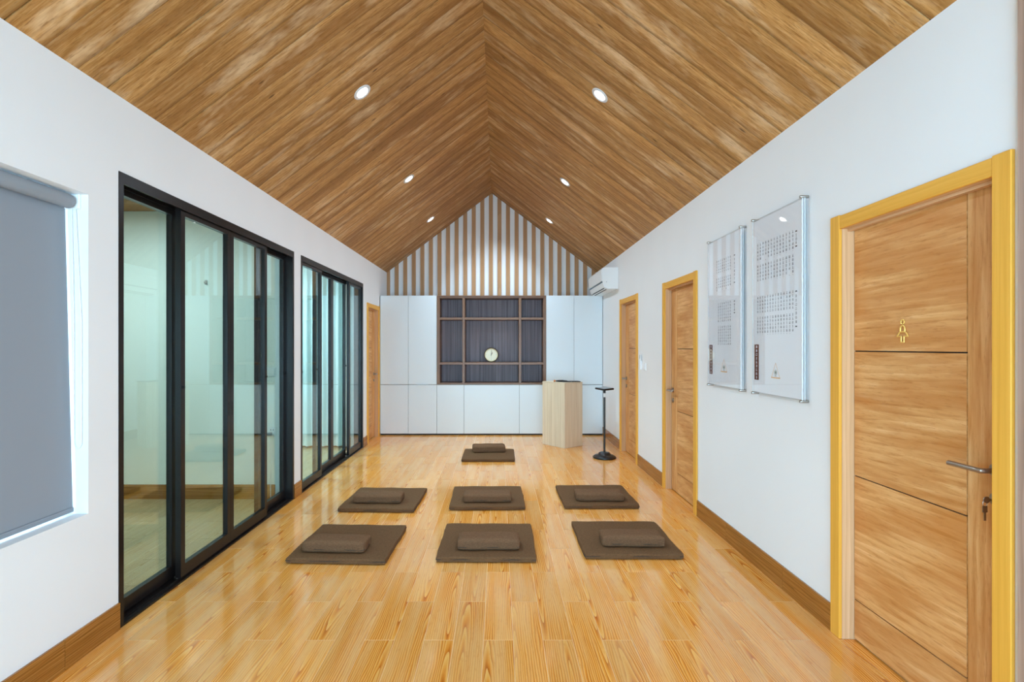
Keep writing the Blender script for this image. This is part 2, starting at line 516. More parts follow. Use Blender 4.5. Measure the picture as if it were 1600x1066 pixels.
# ------------------------------------------------------------------ floor
PW, PL, GAP = 0.15, 0.80, 0.0036
def plank_field(parent, x0, x1, y0, y1, matname, xo=0.0, yo=0.0, th=0.008):
    """tile planks laid in half bond, top face at z = 0; one mesh shared by the full ones"""
    full = None
    i0 = math.floor((x0 - xo) / PW); i1 = math.ceil((x1 - xo) / PW)
    for i in range(i0, i1):
        a0, a1 = max(x0, xo + i * PW), min(x1, xo + (i + 1) * PW)
        if a1 - a0 < 0.012: continue
        sh = yo + (0.0 if i % 2 == 0 else PL / 2)
        j0 = math.floor((y0 - sh) / PL); j1 = math.ceil((y1 - sh) / PL)
        for j in range(j0, j1):
            b0, b1 = max(y0, sh + j * PL), min(y1, sh + (j + 1) * PL)
            if b1 - b0 < 0.012: continue
            whole = abs(a1 - a0 - PW) < 1e-4 and abs(b1 - b0 - PL) < 1e-4
            if whole and full is not None:
                link_copy(full, ((a0 + a1) / 2, (b0 + b1) / 2, -th / 2), parent)
                continue
            mb = MB()
            mb.box(a0 + GAP / 4, a1 - GAP / 4, b0 + GAP / 2, b1 - GAP / 2, -th, 0, g=1)
            for f in mb.bm.faces:                       # UVs about the plank's own centre
                for lp in f.loops:
                    u, v = lp[mb.uv].uv
                    lp[mb.uv].uv = (u - (b0 + b1) / 2, v - (a0 + a1) / 2)
            o = part('floor_plank', mb, matname, parent)
            if whole: full = o

mb = MB(); mb.box(XL - WT, XR + WT, YR - 0.2, YB + 0.2, -0.12, -0.0009)
floor = struct('floor', mb, 'grout', 'honey coloured wood-look tile floor of the long room', 'floor')
# joints seen in the photograph at y = 2.651 (columns about x = -0.09), pitch 0.4 m
JX, JY = -0.078, 2.651
plank_field(floor, XL, XR, 1.75, YC + 0.03, 'floor', JX, JY)
mb = MB()
xx = XL
while xx < XR - 0.01:
    yy = YR
    while yy < 1.75:
        mb.box(xx + GAP / 2, min(xx + PW, XR) - GAP / 2, yy + GAP / 2, min(yy + PL, 1.75) - GAP / 2, -0.008, 0, g=1)
        yy += PL
    xx += PW
tag(part('floor_planks_rear', mb, 'floor', floor), kind='stuff')

# ------------------------------------------------------------------ walls
DOORS_R = [(1.767, 2.731), (4.590, 5.545), (6.555, 7.515)]
DOOR_L = (7.92, 8.735)
DH = 2.15          # casing outer height
CW = 0.07          # casing width
SL_A, SL_B = (2.752, 5.104), (5.285, 7.70)
SL_H = 2.405
WIN = (0.95, 2.55, 0.672, 2.222)

def wall_with_openings(side, ops, name, label):
    """ops: (u0, u1, z0, z1) openings, sorted along u"""
    mb = MB()
    u = YR - 0.2
    for (a, b, z0, z1) in ops:
        wb(mb, side, u, a, 0, -WT, 0, EAVE)
        if z0 > 0.01: wb(mb, side, a, b, 0, -WT, 0, z0)
        wb(mb, side, a, b, 0, -WT, z1, EAVE)
        u = b
    wb(mb, side, u, YB + 0.2, 0, -WT, 0, EAVE)
    return struct(name, mb, 'wall', label, 'wall')

wall_right = wall_with_openings('R', [(a + CW - 0.012, b - CW + 0.012, 0, DH - CW + 0.012) for a, b in DOORS_R], 'wall_right',
                                'long white wall with three oak doors')
wall_left = wall_with_openings('L', [WIN, (*SL_A, 0, SL_H), (*SL_B, 0, SL_H),
                                     (DOOR_L[0] + CW - 0.012, DOOR_L[1] - CW + 0.012, 0, DH - CW + 0.012)], 'wall_left',
                               'long white wall with black framed glass doors and a window')
# gable wall with vertical slats
mb = MB()
SL = (RIDGE - EAVE) / (XR - XM)
mb.prism([(XL - WT, 0), (XR + WT, 0), (XR + WT, EAVE - SL * WT), (XM, RIDGE), (XL - WT, EAVE - SL * WT)], YB, YB + 0.2, 1)
wall_back = struct('wall_back', mb, 'wall', 'white gable wall with vertical wooden slats above the cabinets', 'wall')
PITCH, SW = 0.1525, 0.072
for k in range(-12, 13):
    c = -0.1425 + k * PITCH
    a, b = max(c - SW / 2, XL + 0.001), min(c + SW / 2, XR - 0.001)
    if b - a < 0.01: continue
    top = lambda x: EAVE + SL * ((x - XL) if x < XM else (XR - x)) - 0.004
    pts = [(a, 2.30), (b, 2.30), (b, top(b))]
    if a < XM < b: pts.append((XM, RIDGE - 0.004))
    pts.append((a, top(a)))
    mb = MB(); mb.prism(pts, YB - 0.012, YB, 1, g=2)
    part('slat', mb, 'slat', wall_back)
# rear wall behind the camera with a wide open doorway
mb = MB()
mb.box(XL - WT, XM - 1.6, YR - 0.2, YR, 0, EAVE); mb.box(XM + 1.6, XR + WT, YR - 0.2, YR, 0, EAVE)
mb.prism([(XM - 1.6, 2.6), (XM + 1.6, 2.6), (XM + 1.6, EAVE), (XR + WT, EAVE - SL * WT), (XM, RIDGE), (XL - WT, EAVE - SL * WT), (XM - 1.6, EAVE)], YR - 0.2, YR, 1)
struct('wall_rear', mb, 'wall', 'white gable wall behind the viewer with a wide doorway', 'wall')

# ------------------------------------------------------------------ ceiling
TH = math.atan(SL)
CL = (RIDGE - EAVE) / math.sin(TH)
mb = MB()
T = 0.12
off = 0.014
mb.prism([(XL - WT, EAVE - SL * WT + off), (XM, RIDGE + off), (XR + WT, EAVE - SL * WT + off), (XR + WT, EAVE - SL * WT + off + T), (XM, RIDGE + off + T), (XL - WT, EAVE - SL * WT + off + T)], YR - 0.2, YB + 0.2, 1)
ceiling = struct('ceiling', mb, 'ceil_back', 'pitched ceiling clad in brown wood-look boards', 'ceiling')
CPW, CGAP = 0.1840, 0.0046      # every third joint is the open one between panels
def ceil_plank(side, y0, y1):
    mb = MB()
    g_ = 0.0022
    e = XL if side < 0 else XR
    v = []
    for (x, z) in ((e, EAVE), (XM, RIDGE)):
        for dz in (0.0, 0.013):
            for y in (y0 + g_ / 2, y1 - g_ / 2):
                v.append(mb.bm.verts.new((x, y, z + dz)))
    idx = [(0, 1, 5, 4), (2, 6, 7, 3), (0, 2, 3, 1), (4, 5, 7, 6), (0, 4, 6, 2), (1, 3, 7, 5)]
    fs = [mb.bm.faces.new([v[i] for i in f]) for f in idx]
    bmesh.ops.recalc_face_normals(mb.bm, faces=fs)
    for f in fs:
        for lp in f.loops:
            c = lp.vert.co
            lp[mb.uv].uv = (abs(c.x - e) / math.cos(TH) + (0 if side < 0 else 3.0), c.y - (y0 + y1) / 2)
    return mb
for side in (-1, 1):
    first = None
    k = 0
    y = YB - CPW
    while y > 1.2:
        if first is None:
            first = part('ceiling_board', ceil_plank(side, y, y + CPW), 'ceil', ceiling)
            z0 = WLOC[first.name].copy()
        else:
            link_copy(first, (z0.x, z0.y - k * CPW - (k // 3) * CGAP, z0.z), ceiling)
        k += 1
        y -= CPW
    part('ceiling_board', ceil_plank(side, YR, y + CPW - ((k - 1) // 3) * CGAP), 'ceil', ceiling)

# ------------------------------------------------------------------ baseboards
def baseboard(name, side, spans, h=0.14, t=0.011):
    root = empty(name, (WX(side, t / 2), 5, 0), 'brown wood-look tile skirting along the wall', 'baseboard', kind='structure')
    for (a, b) in spans:
        u = a
        while u < b - 0.005:
            e = min(b, (math.floor((u + 1e-4) / 0.8) + 1) * 0.8)
            if b - e < 0.05: e = b
            mb = MB(); wb(mb, side, u + 0.0012, e - 0.0012, 0, t, 0.0005, h, g=1)
            part('baseboard_tile', mb, 'base', root)
            u = e
baseboard('baseboard_right', 'R', [(-1.6, 1.10), (DOORS_R[0][1], DOORS_R[1][0]), (DOORS_R[1][1], DOORS_R[2][0]), (DOORS_R[2][1], YC - 0.005)])
baseboard('baseboard_left', 'L', [(-1.6, SL_A[0]), (SL_A[1], SL_B[0]), (SL_B[1], DOOR_L[0])])

# floor tile running on into the door recesses
for a, b in [(d[0], d[1]) for d in ((1.767, 2.731), (4.590, 5.545), (6.555, 7.515))]:
    mb = MB(); mb.box(XR + 0.0012, XR + 0.068, a + 0.072, b - 0.072, -0.008, 0, g=1); part('floor_plank', mb, 'floor', floor)
mb = MB(); mb.box(XL - 0.068, XL - 0.0012, 7.92 + 0.072, 8.735 - 0.072, -0.008, 0, g=1); part('floor_plank', mb, 'floor', floor)

# wood cladding post at the right edge of the view
mb = MB(); wb(mb, 'R', 1.12, 1.742, 0, 0.018, 0, EAVE - 0.01, g=2)
tag(part('trim_1', mb, 'clad'), 'tall greyish wood panel on the wall beside the nearest door', 'panel', kind='structure')

# ------------------------------------------------------------------ hinged doors
def make_door(name, side, u0, u1, lock_near, label, icon=False, key=False):
    root = empty(name, (WX(side, 0), (u0 + u1) / 2, 0), label, 'door', kind='structure')
    # casing: two posts and a head
    for a, b in ((u0, u0 + CW), (u1 - CW, u1)):
        mb = MB(); wb(mb, side, a, b, 0, 0.016, 0.0005, DH, g=2, bev=0.002); part('casing_post', mb, 'casing', root)
    mb = MB(); wb(mb, side, u0 + CW, u1 - CW, 0, 0.014, DH - CW, DH - 0.004, g=1, bev=0.002); part('casing_head', mb, 'casing', root)
    # jamb lining
    a, b, h = u0 + CW, u1 - CW, DH - CW
    mb = MB()
    wb(mb, side, a - 0.012, a, 0, -0.13, 0.0005, h, g=2); wb(mb, side, b, b + 0.012, 0, -0.13, 0.0005, h, g=2)
    wb(mb, side, a - 0.012, b + 0.012, 0, -0.13, h, h + 0.012, g=1)
    part('jamb', mb, 'jamb', root)
    # stop bead under the head
    mb = MB(); wb(mb, side, a, b, -0.028, -0.052, h - 0.012, h, g=1); part('stop_bead', mb, 'jamb', root)
    # leaf: dark core, veneered panels standing proud of it
    D = -0.060
    mb = MB(); wb(mb, side, a, b, D - 0.008, D - 0.045, 0.001, h); leaf = part('leaf', mb, 'groove', root)
    la, lb, z0, z1 = a + 0.005, b - 0.005, 0.008, h - 0.005
    st = 0.172
    if lock_near: s0, s1, p0, p1 = la, la + st, la + st + 0.006, lb
    else: s0, s1, p0, p1 = lb - st, lb, la, lb - st - 0.006
    mb = MB(); wb(mb, side, s0, s1, D, D - 0.008, z0, z1, g=2); part('lock_stile', mb, 'oak', leaf)
    zs = [z0, 0.206, 0.831, 1.460, z1]
    for k in range(4):
        mb = MB(); wb(mb, side, p0, p1, D, D - 0.008, zs[k] + (0.003 if k else 0), zs[k + 1] - (0.003 if k < 3 else 0), g=1)
        part('door_panel', mb, 'oak', leaf)
    # lever handle
    sgn = 1 if lock_near else -1
    uh = (la + 0.052) if lock_near else (lb - 0.052)
    zh = 1.035
    R = Matrix.Rotation(math.pi / 2 * (-1 if side == 'R' else 1), 3, 'Y')
    def dpt(u, d, z): return (WX(side, d), u, z)
    mb = MB()
    mb.lathe([(0.0, 0), (0.026, 0), (0.026, 0.008), (0.023, 0.010), (0.0, 0.010)], dpt(uh, D, zh), 24, R)
    mb.tube([dpt(uh, D + 0.009, zh), dpt(uh, D + 0.05, zh), dpt(uh + sgn * 0.004, D + 0.058, zh), dpt(uh + sgn * 0.014, D + 0.062, zh), dpt(uh + sgn * 0.135, D + 0.062, zh)],
            0.0095, 14)
    part('door_handle', mb, 'bronze' if icon else 'steel', leaf, smooth=True)
    zk = zh - 0.105
    mb = MB()
    mb.lathe([(0.0, 0), (0.025, 0), (0.025, 0.008), (0.022, 0.010), (0.0, 0.010)], dpt(uh, D, zk), 24, R)
    mb.lathe([(0.008, 0.010), (0.008, 0.014), (0.0, 0.014)], dpt(uh, D, zk), 16, R)
    part('lock_rose', mb, 'bronze' if icon else 'steel', leaf, smooth=True)
    if key:
        mb = MB()
        wb(mb, side, uh - 0.0012, uh + 0.0012, D + 0.012, D + 0.034, zk - 0.004, zk + 0.004)
        mb.lathe([(0.0, -0.0015), (0.012, -0.0015), (0.012, 0.0015), (0.0, 0.0015)], dpt(uh, D + 0.040, zk), 16, Matrix.Rotation(math.pi / 2, 3, 'X'))
        ring = [dpt(uh, D + 0.046 + 0.008 * math.sin(t * math.pi / 6), zk - 0.012 + 0.012 * math.cos(t * math.pi / 6)) for t in range(13)]
        mb.tube(ring, 0.0011, 6, cap=False)
        wb(mb, side, uh - 0.001, uh + 0.001, D + 0.037, D + 0.055, zk - 0.045, zk - 0.022, bev=0.0)
        wb(mb, side, uh - 0.001, uh + 0.001, D + 0.042, D + 0.050, zk - 0.075, zk - 0.045, bev=0.0)
        part('key', mb, 'steel', leaf)
    if icon:
        # gold outline figure in a skirt; s runs to the right in the picture (towards the viewer, -u)
        uc, zc, e = 2.335, 1.553, D + 0.004
        q = lambda s, z: dpt(uc - s, e, zc + z)
        mb = MB()
        r = 0.0030
        def pl_(pts):
            for a_, b_ in zip(pts, pts[1:]): mb.tube([a_, b_], r, 8)
            for p_ in pts: mb.lathe([(0, -r), (r * 0.7, -r * 0.7), (r, 0), (r * 0.7, r * 0.7), (0, r)], p_, 8)
        circ = [q(0.0095 * math.sin(t * math.pi / 8), 0.0405 + 0.0095 * math.cos(t * math.pi / 8)) for t in range(17)]
        pl_(circ)
        arch = [q(-0.013, -0.004), q(-0.013, 0.010)] + [q(-0.013 * math.cos(t * math.pi / 8), 0.010 + 0.014 * math.sin(t * math.pi / 8)) for t in range(1, 8)] + [q(0.013, 0.010), q(0.013, -0.004)]
        pl_(arch)
        skirt = [q(-0.008, -0.024), q(-0.031, -0.024)] + [q(-0.031 + 0.019 * t / 4, -0.024 + 0.020 * math.sin(t * math.pi / 8)) for t in range(1, 5)] + \
                [q(0.012 + 0.019 * t / 4, -0.024 + 0.020 * math.cos(t * math.pi / 8)) for t in range(0, 5)] + [q(0.008, -0.024)]
        pl_(skirt)
        legs = [q(-0.008, -0.024), q(-0.008, -0.050), q(0.008, -0.050), q(0.008, -0.024)]
        pl_(legs)
        part('restroom_sign', mb, 'gold', leaf, smooth=True, label='gold outline sign of a figure in a skirt')
    return root

make_door('door_1', 'R', *DOORS_R[0], True, 'nearest oak door with gold skirted figure sign and yellow casing', icon=True, key=True)
make_door('door_2', 'R', *DOORS_R[1], False, 'oak door with yellow casing beside the acrylic wall panels')
make_door('door_3', 'R', *DOORS_R[2], False, 'farthest oak door on the right wall, behind the black stand')
make_door('door_4', 'L', *DOOR_L, False, 'narrow oak door between far glass doors and white cabinets')

# ------------------------------------------------------------------ sliding glass doors
def make_slider(name, u0, u1, near, label, gmat):
    """near: indices of the sashes that run on the room-side track"""
    side = 'L'
    root = empty(name, (XL, (u0 + u1) / 2, 0), label, 'glass door', kind='structure')
    FW, H = 0.034, SL_H
    for a, b in ((u0, u0 + FW), (u1 - FW, u1)):
        mb = MB(); wb(mb, side, a, b, 0.004, -0.125, 0.0005, H); part('frame_post', mb, 'frame', root)
    mb = MB()
    wb(mb, side, u0 + FW, u1 - FW, 0.004, -0.125, H - 0.034, H)
    for d in (0.004, -0.056, -0.112):
        wb(mb, side, u0 + FW, u1 - FW, d, d - 0.012, H - 0.058, H - 0.034)
    part('frame_head', mb, 'frame', root)
    mb = MB()
    wb(mb, side, u0 + FW, u1 - FW, 0.004, -0.125, 0.0005, 0.012)
    for d in (-0.026, -0.084):
        wb(mb, side, u0 + FW, u1 - FW, d, d - 0.006, 0.012, 0.020)
    part('floor_track', mb, 'frame', root)
    a, b = u0 + FW, u1 - FW
    w = (b - a) / 4
    ov = 0.045
    for k in range(4):
        nr = k in near
        p0, p1 = a + k * w, a + (k + 1) * w
        # overlap towards the neighbour on the other track
        if k == 0: p1 += 0.0 if not nr else ov
        if k == 1: p0 -= ov if nr else 0.0
        if k == 2: p1 += ov if nr else 0.0
        if k == 3: p0 -= 0.0 if not nr else ov
        d0 = -0.012 if nr else -0.068
        d1 = d0 - 0.036
        z0, z1 = 0.021, H - 0.040
        SWD = 0.046
        mb = MB()
        wb(mb, side, p0 + 0.001, p0 + SWD, d0, d1, z0, z1); wb(mb, side, p1 - SWD, p1 - 0.001, d0, d1, z0, z1)
        wb(mb, side, p0 + SWD, p1 - SWD, d0, d1, z0, z0 + 0.075); wb(mb, side, p0 + SWD, p1 - SWD, d0, d1, z1 - 0.05, z1)
        sash = part('sash', mb, 'frame', root)
        mb = MB(); dm = (d0 + d1) / 2
        wb(mb, side, p0 + SWD - 0.004, p1 - SWD + 0.004, dm - 0.003, dm + 0.003, z0 + 0.071, z1 - 0.046)
        part('pane', mb, gmat, sash)
        # recessed pull at the meeting stiles, lock button on the outer stile
        if k in (1, 2):
            uc = p1 - SWD / 2 if k == 1 else p0 + SWD / 2
            mb = MB(); wb(mb, side, uc - 0.007, uc + 0.007, d0, d0 + 0.0015, 0.97, 1.07); part('pull_plate', mb, 'rubber', sash)
        uo = p0 + SWD / 2 if k in (1, 0) else p1 - SWD / 2
        mb = MB(); mb.lathe([(0.0, 0), (0.009, 0), (0.009, 0.010), (0.0, 0.012)], (WX(side, d0), uo, 1.225), 14, Matrix.Rotation(math.pi / 2, 3, 'Y'))
        part('lock_button', mb, 'rubber', sash, smooth=True)
    return root
make_slider('door_5', *SL_A, (1, 2), 'nearest black framed sliding glass doors with four tall panes', 'glass')
make_slider('door_6', *SL_B, (0, 3), 'farther black framed sliding glass doors beside the narrow oak door', 'glass_blue')

# ------------------------------------------------------------------ side rooms behind the glass
SX0, SX1 = -5.2, XL - WT
def side_room(tagname, y0, y1, desc, watts):
    mb = MB(); mb.box(SX0, SX1, y0, y1, -0.12, -0.0009)
    fl = struct('floor_' + tagname, mb, 'side_grout', 'wood-look tile floor of the room behind ' + desc, 'floor')
    plank_field(fl, SX0 + 1.0 if tagname == 'near_room' else -3.6, SX1, y0, y1, 'side_floor', JX, JY + 0.2)
    mb = MB(); mb.box(SX0 - 0.1, SX1 + 0.001, y0 - 0.09, y1 + 0.09, EAVE, EAVE + 0.08, g=0)
    ce = struct('ceiling_' + tagname, mb, 'ceil_back', 'flat boarded ceiling of the room behind ' + desc, 'ceiling')
    y = y0
    first = None
    while y + CPW < y1:
        if first is None:
            mb = MB(); mb.box(SX0, SX1, y + 0.001, y + CPW - 0.001, EAVE - 0.012, EAVE, g=0)
            first = part('ceiling_board', mb, 'ceil', ce); f0 = WLOC[first.name].copy()
        else:
            link_copy(first, (f0.x, y + CPW / 2, f0.z), ce)
        y += CPW
    mb = MB(); mb.box(SX0 - 0.1, SX0, y0 - 0.09, y1 + 0.09, 0, EAVE)
    struct('wall_outer_' + tagname, mb, 'side_wall', 'cream outer wall of the room behind ' + desc, 'wall')
    mb = MB(); mb.box(SX0, SX1, y1 - 0.012, y1 - 0.001, 0.0005, 0.14, g=0)
    struct('baseboard_' + tagname, mb, 'base', 'brown skirting at the end wall behind ' + desc, 'baseboard')
    # unseen ceiling panel lamp, added to brighten the side room
    c = ((SX0 + SX1) / 2 + 0.3, (y0 + y1) / 2, EAVE - 0.012)
    lp = empty('ceiling_panel_lamp', c, 'added unseen square fill lamp in the room behind ' + desc, 'lamp')
    mb = MB(); mb.box(c[0] - 0.31, c[0] + 0.31, c[1] - 0.31, c[1] + 0.31, c[2] - 0.02, c[2]); part('housing', mb, 'plastic', lp)
    mb = MB(); mb.box(c[0] - 0.29, c[0] + 0.29, c[1] - 0.29, c[1] + 0.29, c[2] - 0.022, c[2] - 0.0201); part('diffuser', mb, 'lamp', lp)
    l = bpy.data.lights.new('added_fill_light', 'AREA'); l.size = 0.56; l.energy = watts; l.color = (0.76, 0.88, 1.0)
    lo = bpy.data.objects.new('added_fill_light', l); COL.objects.link(lo); lo.parent = lp; lo.location = (0, 0, -0.03)
YA0, YA1, YB0, YB1 = 2.66, 5.11, 5.28, 7.74
for (a, b, nm, lb) in ((2.57, YA0, 'wall_near_side', 'cream wall closing the near side room'),
                       (YA1, YB0, 'wall_partition', 'cream partition between the two side rooms'),
                       (YB1, YB1 + 0.1, 'wall_far_side', 'cream end wall of the far side room')):
    mb = MB(); mb.box(SX0, SX1, a, b, 0, EAVE)
    struct(nm, mb, 'side_wall', lb, 'wall')
side_room('near_room', YA0, YA1, 'the nearest glass doors', SIDE_ROOM_W)
side_room('far_room', YB0, YB1, 'the farther glass doors', SIDE_ROOM_W * 3.2)

def wall_plate(name, c, axis, w, h, label, cat, extra=None, group=None):
    """small switch / socket plate: axis 'y' on a wall facing -Y, 'x' on the right wall facing -X"""
    root = empty(name, c, label, cat, group)
    X, Y, Z = c
    def bx(mb, a0, a1, t0, t1, z0, z1, bev=0.0):
        if axis == 'y': mb.box(X + a0, X + a1, Y - t1, Y - t0, Z + z0, Z + z1, bev=bev)
        else: mb.box(X - t1, X - t0, Y + a0, Y + a1, Z + z0, Z + z1, bev=bev)
    mb = MB(); bx(mb, -w / 2, w / 2, 0, 0.009, -h / 2, h / 2, 0.002); part('plate', mb, 'plastic', root)
    return root, bx
sw, bx = wall_plate('light_switch', (-2.21, YA1, 1.236), 'y', 0.086, 0.086, 'white light switch on the wall behind the nearest glass doors', 'switch')
mb = MB(); bx(mb, -0.030, 0.030, 0.009, 0.013, -0.030, 0.030, 0.001); part('rocker', mb, 'plastic', sw)
so, bx = wall_plate('wall_socket', (-2.205, YA1, 0.655), 'y', 0.086, 0.086, 'white power socket low on the wall behind glass', 'socket')
for s in (-1, 1):
    mb = MB(); bx(mb, s * 0.012 - 0.003, s * 0.012 + 0.003, 0.009, 0.0095, 0.008, 0.026); part('slot', mb, 'dark', so)
pl = empty('power_plug', (-2.225, YA1 - 0.0095, 0.64), 'white plug with thin cable hanging from the low wall socket', 'plug')
mb = MB(); mb.box(-2.243, -2.203, YA1 - 0.040, YA1 - 0.0096, 0.618, 0.652, bev=0.004); part('plug_body', mb, 'plastic_grey', pl)
mb = MB(); mb.tube([(-2.223, YA1 - 0.03, 0.62), (-2.222, YA1 - 0.034, 0.56), (-2.21, YA1 - 0.03, 0.45), (-2.205, YA1 - 0.02, 0.33), (-2.215, YA1 - 0.018, 0.20), (-2.215, YA1 - 0.018, 0.0035), (-2.19, YA1 - 0.06, 0.0035)], 0.003, 8)
part('cable', mb, 'plastic', pl, smooth=True)
hk = empty('wall_hook', (-2.85, YA1, 2.105), 'small metal hook high on the wall behind glass', 'hook')
mb = MB(); mb.box(-2.862, -2.838, YA1 - 0.004, YA1, 2.085, 2.13, bev=0.001); part('plate', mb, 'steel', hk)
mb = MB(); mb.tube([(-2.85, YA1 - 0.004, 2.10), (-2.85, YA1 - 0.03, 2.095), (-2.85, YA1 - 0.035, 2.11)], 0.004, 8); part('hook_arm', mb, 'steel', hk, smooth=True)

# curtain in the far side room
ct = empty('curtain', (-3.0, YB1 - 0.08, 0), 'pale floor length curtain behind the farther glass doors', 'curtain')
mb = MB()
N = 220
prev = None
for i in range(N + 1):
    x = -3.9 + 1.70 * i / N
    ph = i / N * 2 * math.pi * 15
    y = YB1 - 0.075 + 0.030 * math.sin(ph) + 0.008 * math.sin(ph * 0.37 + 1)
    colv = [mb.bm.verts.new((x + 0.004 * math.sin(z * 3), y, z)) for z in (0.03, 0.9, 1.8, 2.70)]
    if prev:
        for k in range(3): mb.bm.faces.new((prev[k], colv[k], colv[k + 1], prev[k + 1]))
    prev = colv
part('drape', mb, 'curtain', ct, smooth=True)
mb = MB(); mb.tube([(-4.0, YB1 - 0.075, 2.72), (-2.19, YB1 - 0.075, 2.72)], 0.012, 12); part('curtain_rail', mb, 'steel', ct, smooth=True)

# ------------------------------------------------------------------ window with roller blind
w1 = empty('window_1', (XL - 0.14, (WIN[0] + WIN[1]) / 2, WIN[2]), 'window in a deep white recess behind the grey blind', 'window', kind='structure')
for a, b, c, d in ((WIN[0], WIN[0] + 0.05, WIN[2], WIN[3]), (WIN[1] - 0.05, WIN[1], WIN[2], WIN[3]),
                   (WIN[0] + 0.05, WIN[1] - 0.05, WIN[2], WIN[2] + 0.05), (WIN[0] + 0.05, WIN[1] - 0.05, WIN[3] - 0.05, WIN[3])):
    mb = MB(); wb(mb, 'L', a, b, -0.135, -0.175, c, d); part('window_frame', mb, 'plastic', w1)
mb = MB(); wb(mb, 'L', WIN[0] + 0.05, WIN[1] - 0.05, -0.152, -0.156, WIN[2] + 0.05, WIN[3] - 0.05); part('pane', mb, 'clear', w1)
bl = empty('roller_blind', (XL - 0.08, 1.75, 2.16), 'grey roller blind pulled down in the left window recess', 'blind')
BU0, BU1 = WIN[0] + 0.03, WIN[1] - 0.030
mb = MB(); mb.tube([(XL - 0.072, BU0, 2.182), (XL - 0.072, BU1, 2.182)], 0.034, 24); part('roller', mb, 'blind', bl, smooth=True)
mb = MB()
for (d, z) in ((-0.0945, 2.165), (-0.065, WIN[2] + 0.02)):
    pass
va = [mb.bm.verts.new(p) for p in ((XL - 0.1065, BU0, 2.180), (XL - 0.1065, BU1 + 0.021, 2.180), (XL - 0.068, BU1 + 0.021, WIN[2] + 0.03), (XL - 0.068, BU0, WIN[2] + 0.03))]
vb = [mb.bm.verts.new(v.co + Vector((-0.0012, 0, 0))) for v in va]
mb.bm.faces.new(va); mb.bm.faces.new(vb[::-1])
for k in range(4): mb.bm.faces.new((va[k], vb[k], vb[(k + 1) % 4], va[(k + 1) % 4]))
bmesh.ops.recalc_face_normals(mb.bm, faces=mb.bm.faces)
part('blind_fabric', mb, 'blind', bl)
mb = MB(); mb.box(XL - 0.076, XL - 0.060, BU0, BU1 + 0.019, WIN[2] + 0.012, WIN[2] + 0.036, bev=0.004, seg=2); part('bottom_bar', mb, 'blind', bl)
for u in (BU1 + 0.017, BU0 - 0.014):
    mb = MB(); mb.box(XL - 0.112, XL - 0.034, u, u + 0.012, 2.150, WIN[3] - 0.0005, bev=0.003); part('bracket', mb, 'plastic', bl)
ch = []
for t in range(25):
    a = t / 24 * math.pi
    ch.append((XL - 0.045 + 0.018 * math.cos(a), BU1 + 0.022, 1.02 - 0.03 * math.sin(a)))
ch = [(XL - 0.055, BU1 + 0.022, 2.15)] + [(XL - 0.027, BU1 + 0.022, 1.6)] + ch + [(XL - 0.064, BU1 + 0.022, 1.6), (XL - 0.075, BU1 + 0.022, 2.15)]
mb = MB(); mb.tube(ch, 0.0022, 6); part('pull_chain', mb, 'plastic', bl, smooth=True)

# ------------------------------------------------------------------ cabinets
def px(x, z=YC): return (x - VX) * z / F_PX
CX = [XL + 0.012, -1.513, -1.037, -0.583, 0.342, 0.789, 1.256, XR - 0.006]
ZB, ZSPL, ZT = 0.022, 0.846, 2.336
DG = 0.0022    # half the reveal between doors
def cab_unit(i, lo_only, label, pulls):
    a, b = CX[i], CX[i + 1]
    root = empty('storage_cabinet', ((a + b) / 2, YC + 0.25, 0), label, 'cabinet', 'white built-in cabinets along the back wall')
    top = ZSPL if lo_only else ZT
    mb = MB()
    mb.box(a + 0.0005, b - 0.0005, YC + 0.0215, YB - 0.014, ZB, top - 0.001)
    part('body', mb, 'dark', root)
    mb = MB(); mb.box(a + 0.0005, b - 0.0005, YC + 0.045, YC + 0.06, 0.0005, ZB); part('plinth', mb, 'dark', root)
    def door(z0, z1, pull_z):
        mb = MB(); mb.box(a + DG, b - DG, YC, YC + 0.020, z0, z1, bev=0.0012)
        d = part('cabinet_door', mb, 'cab', root)
        if pull_z is not None:
            c = (a + b) / 2
            mb = MB(); mb.box(c - 0.09, c + 0.09, YC - 0.010, YC + 0.004, pull_z - 0.003, pull_z + 0.003); part('edge_pull', mb, 'steel', d)
    door(ZB + 0.004, ZSPL - 0.004, None)
    if not lo_only: door(ZSPL + 0.004, ZT - 0.001, ZSPL + 0.003 if pulls else None)
cab_unit(0, False, 'tall white cabinet beside the narrow oak door', True)
cab_unit(1, False, 'tall white cabinet just left of the walnut shelving', True)
cab_unit(2, True, 'low white cabinet under the left end of walnut shelving', False)
cab_unit(3, True, 'wide low white cabinet under the middle of walnut shelving', False)
cab_unit(4, True, 'low white cabinet under walnut shelving, partly behind the lectern', False)
cab_unit(5, False, 'tall white cabinet behind the pale wooden lectern', True)
cab_unit(6, False, 'tall white cabinet in the corner under the air conditioner', True)

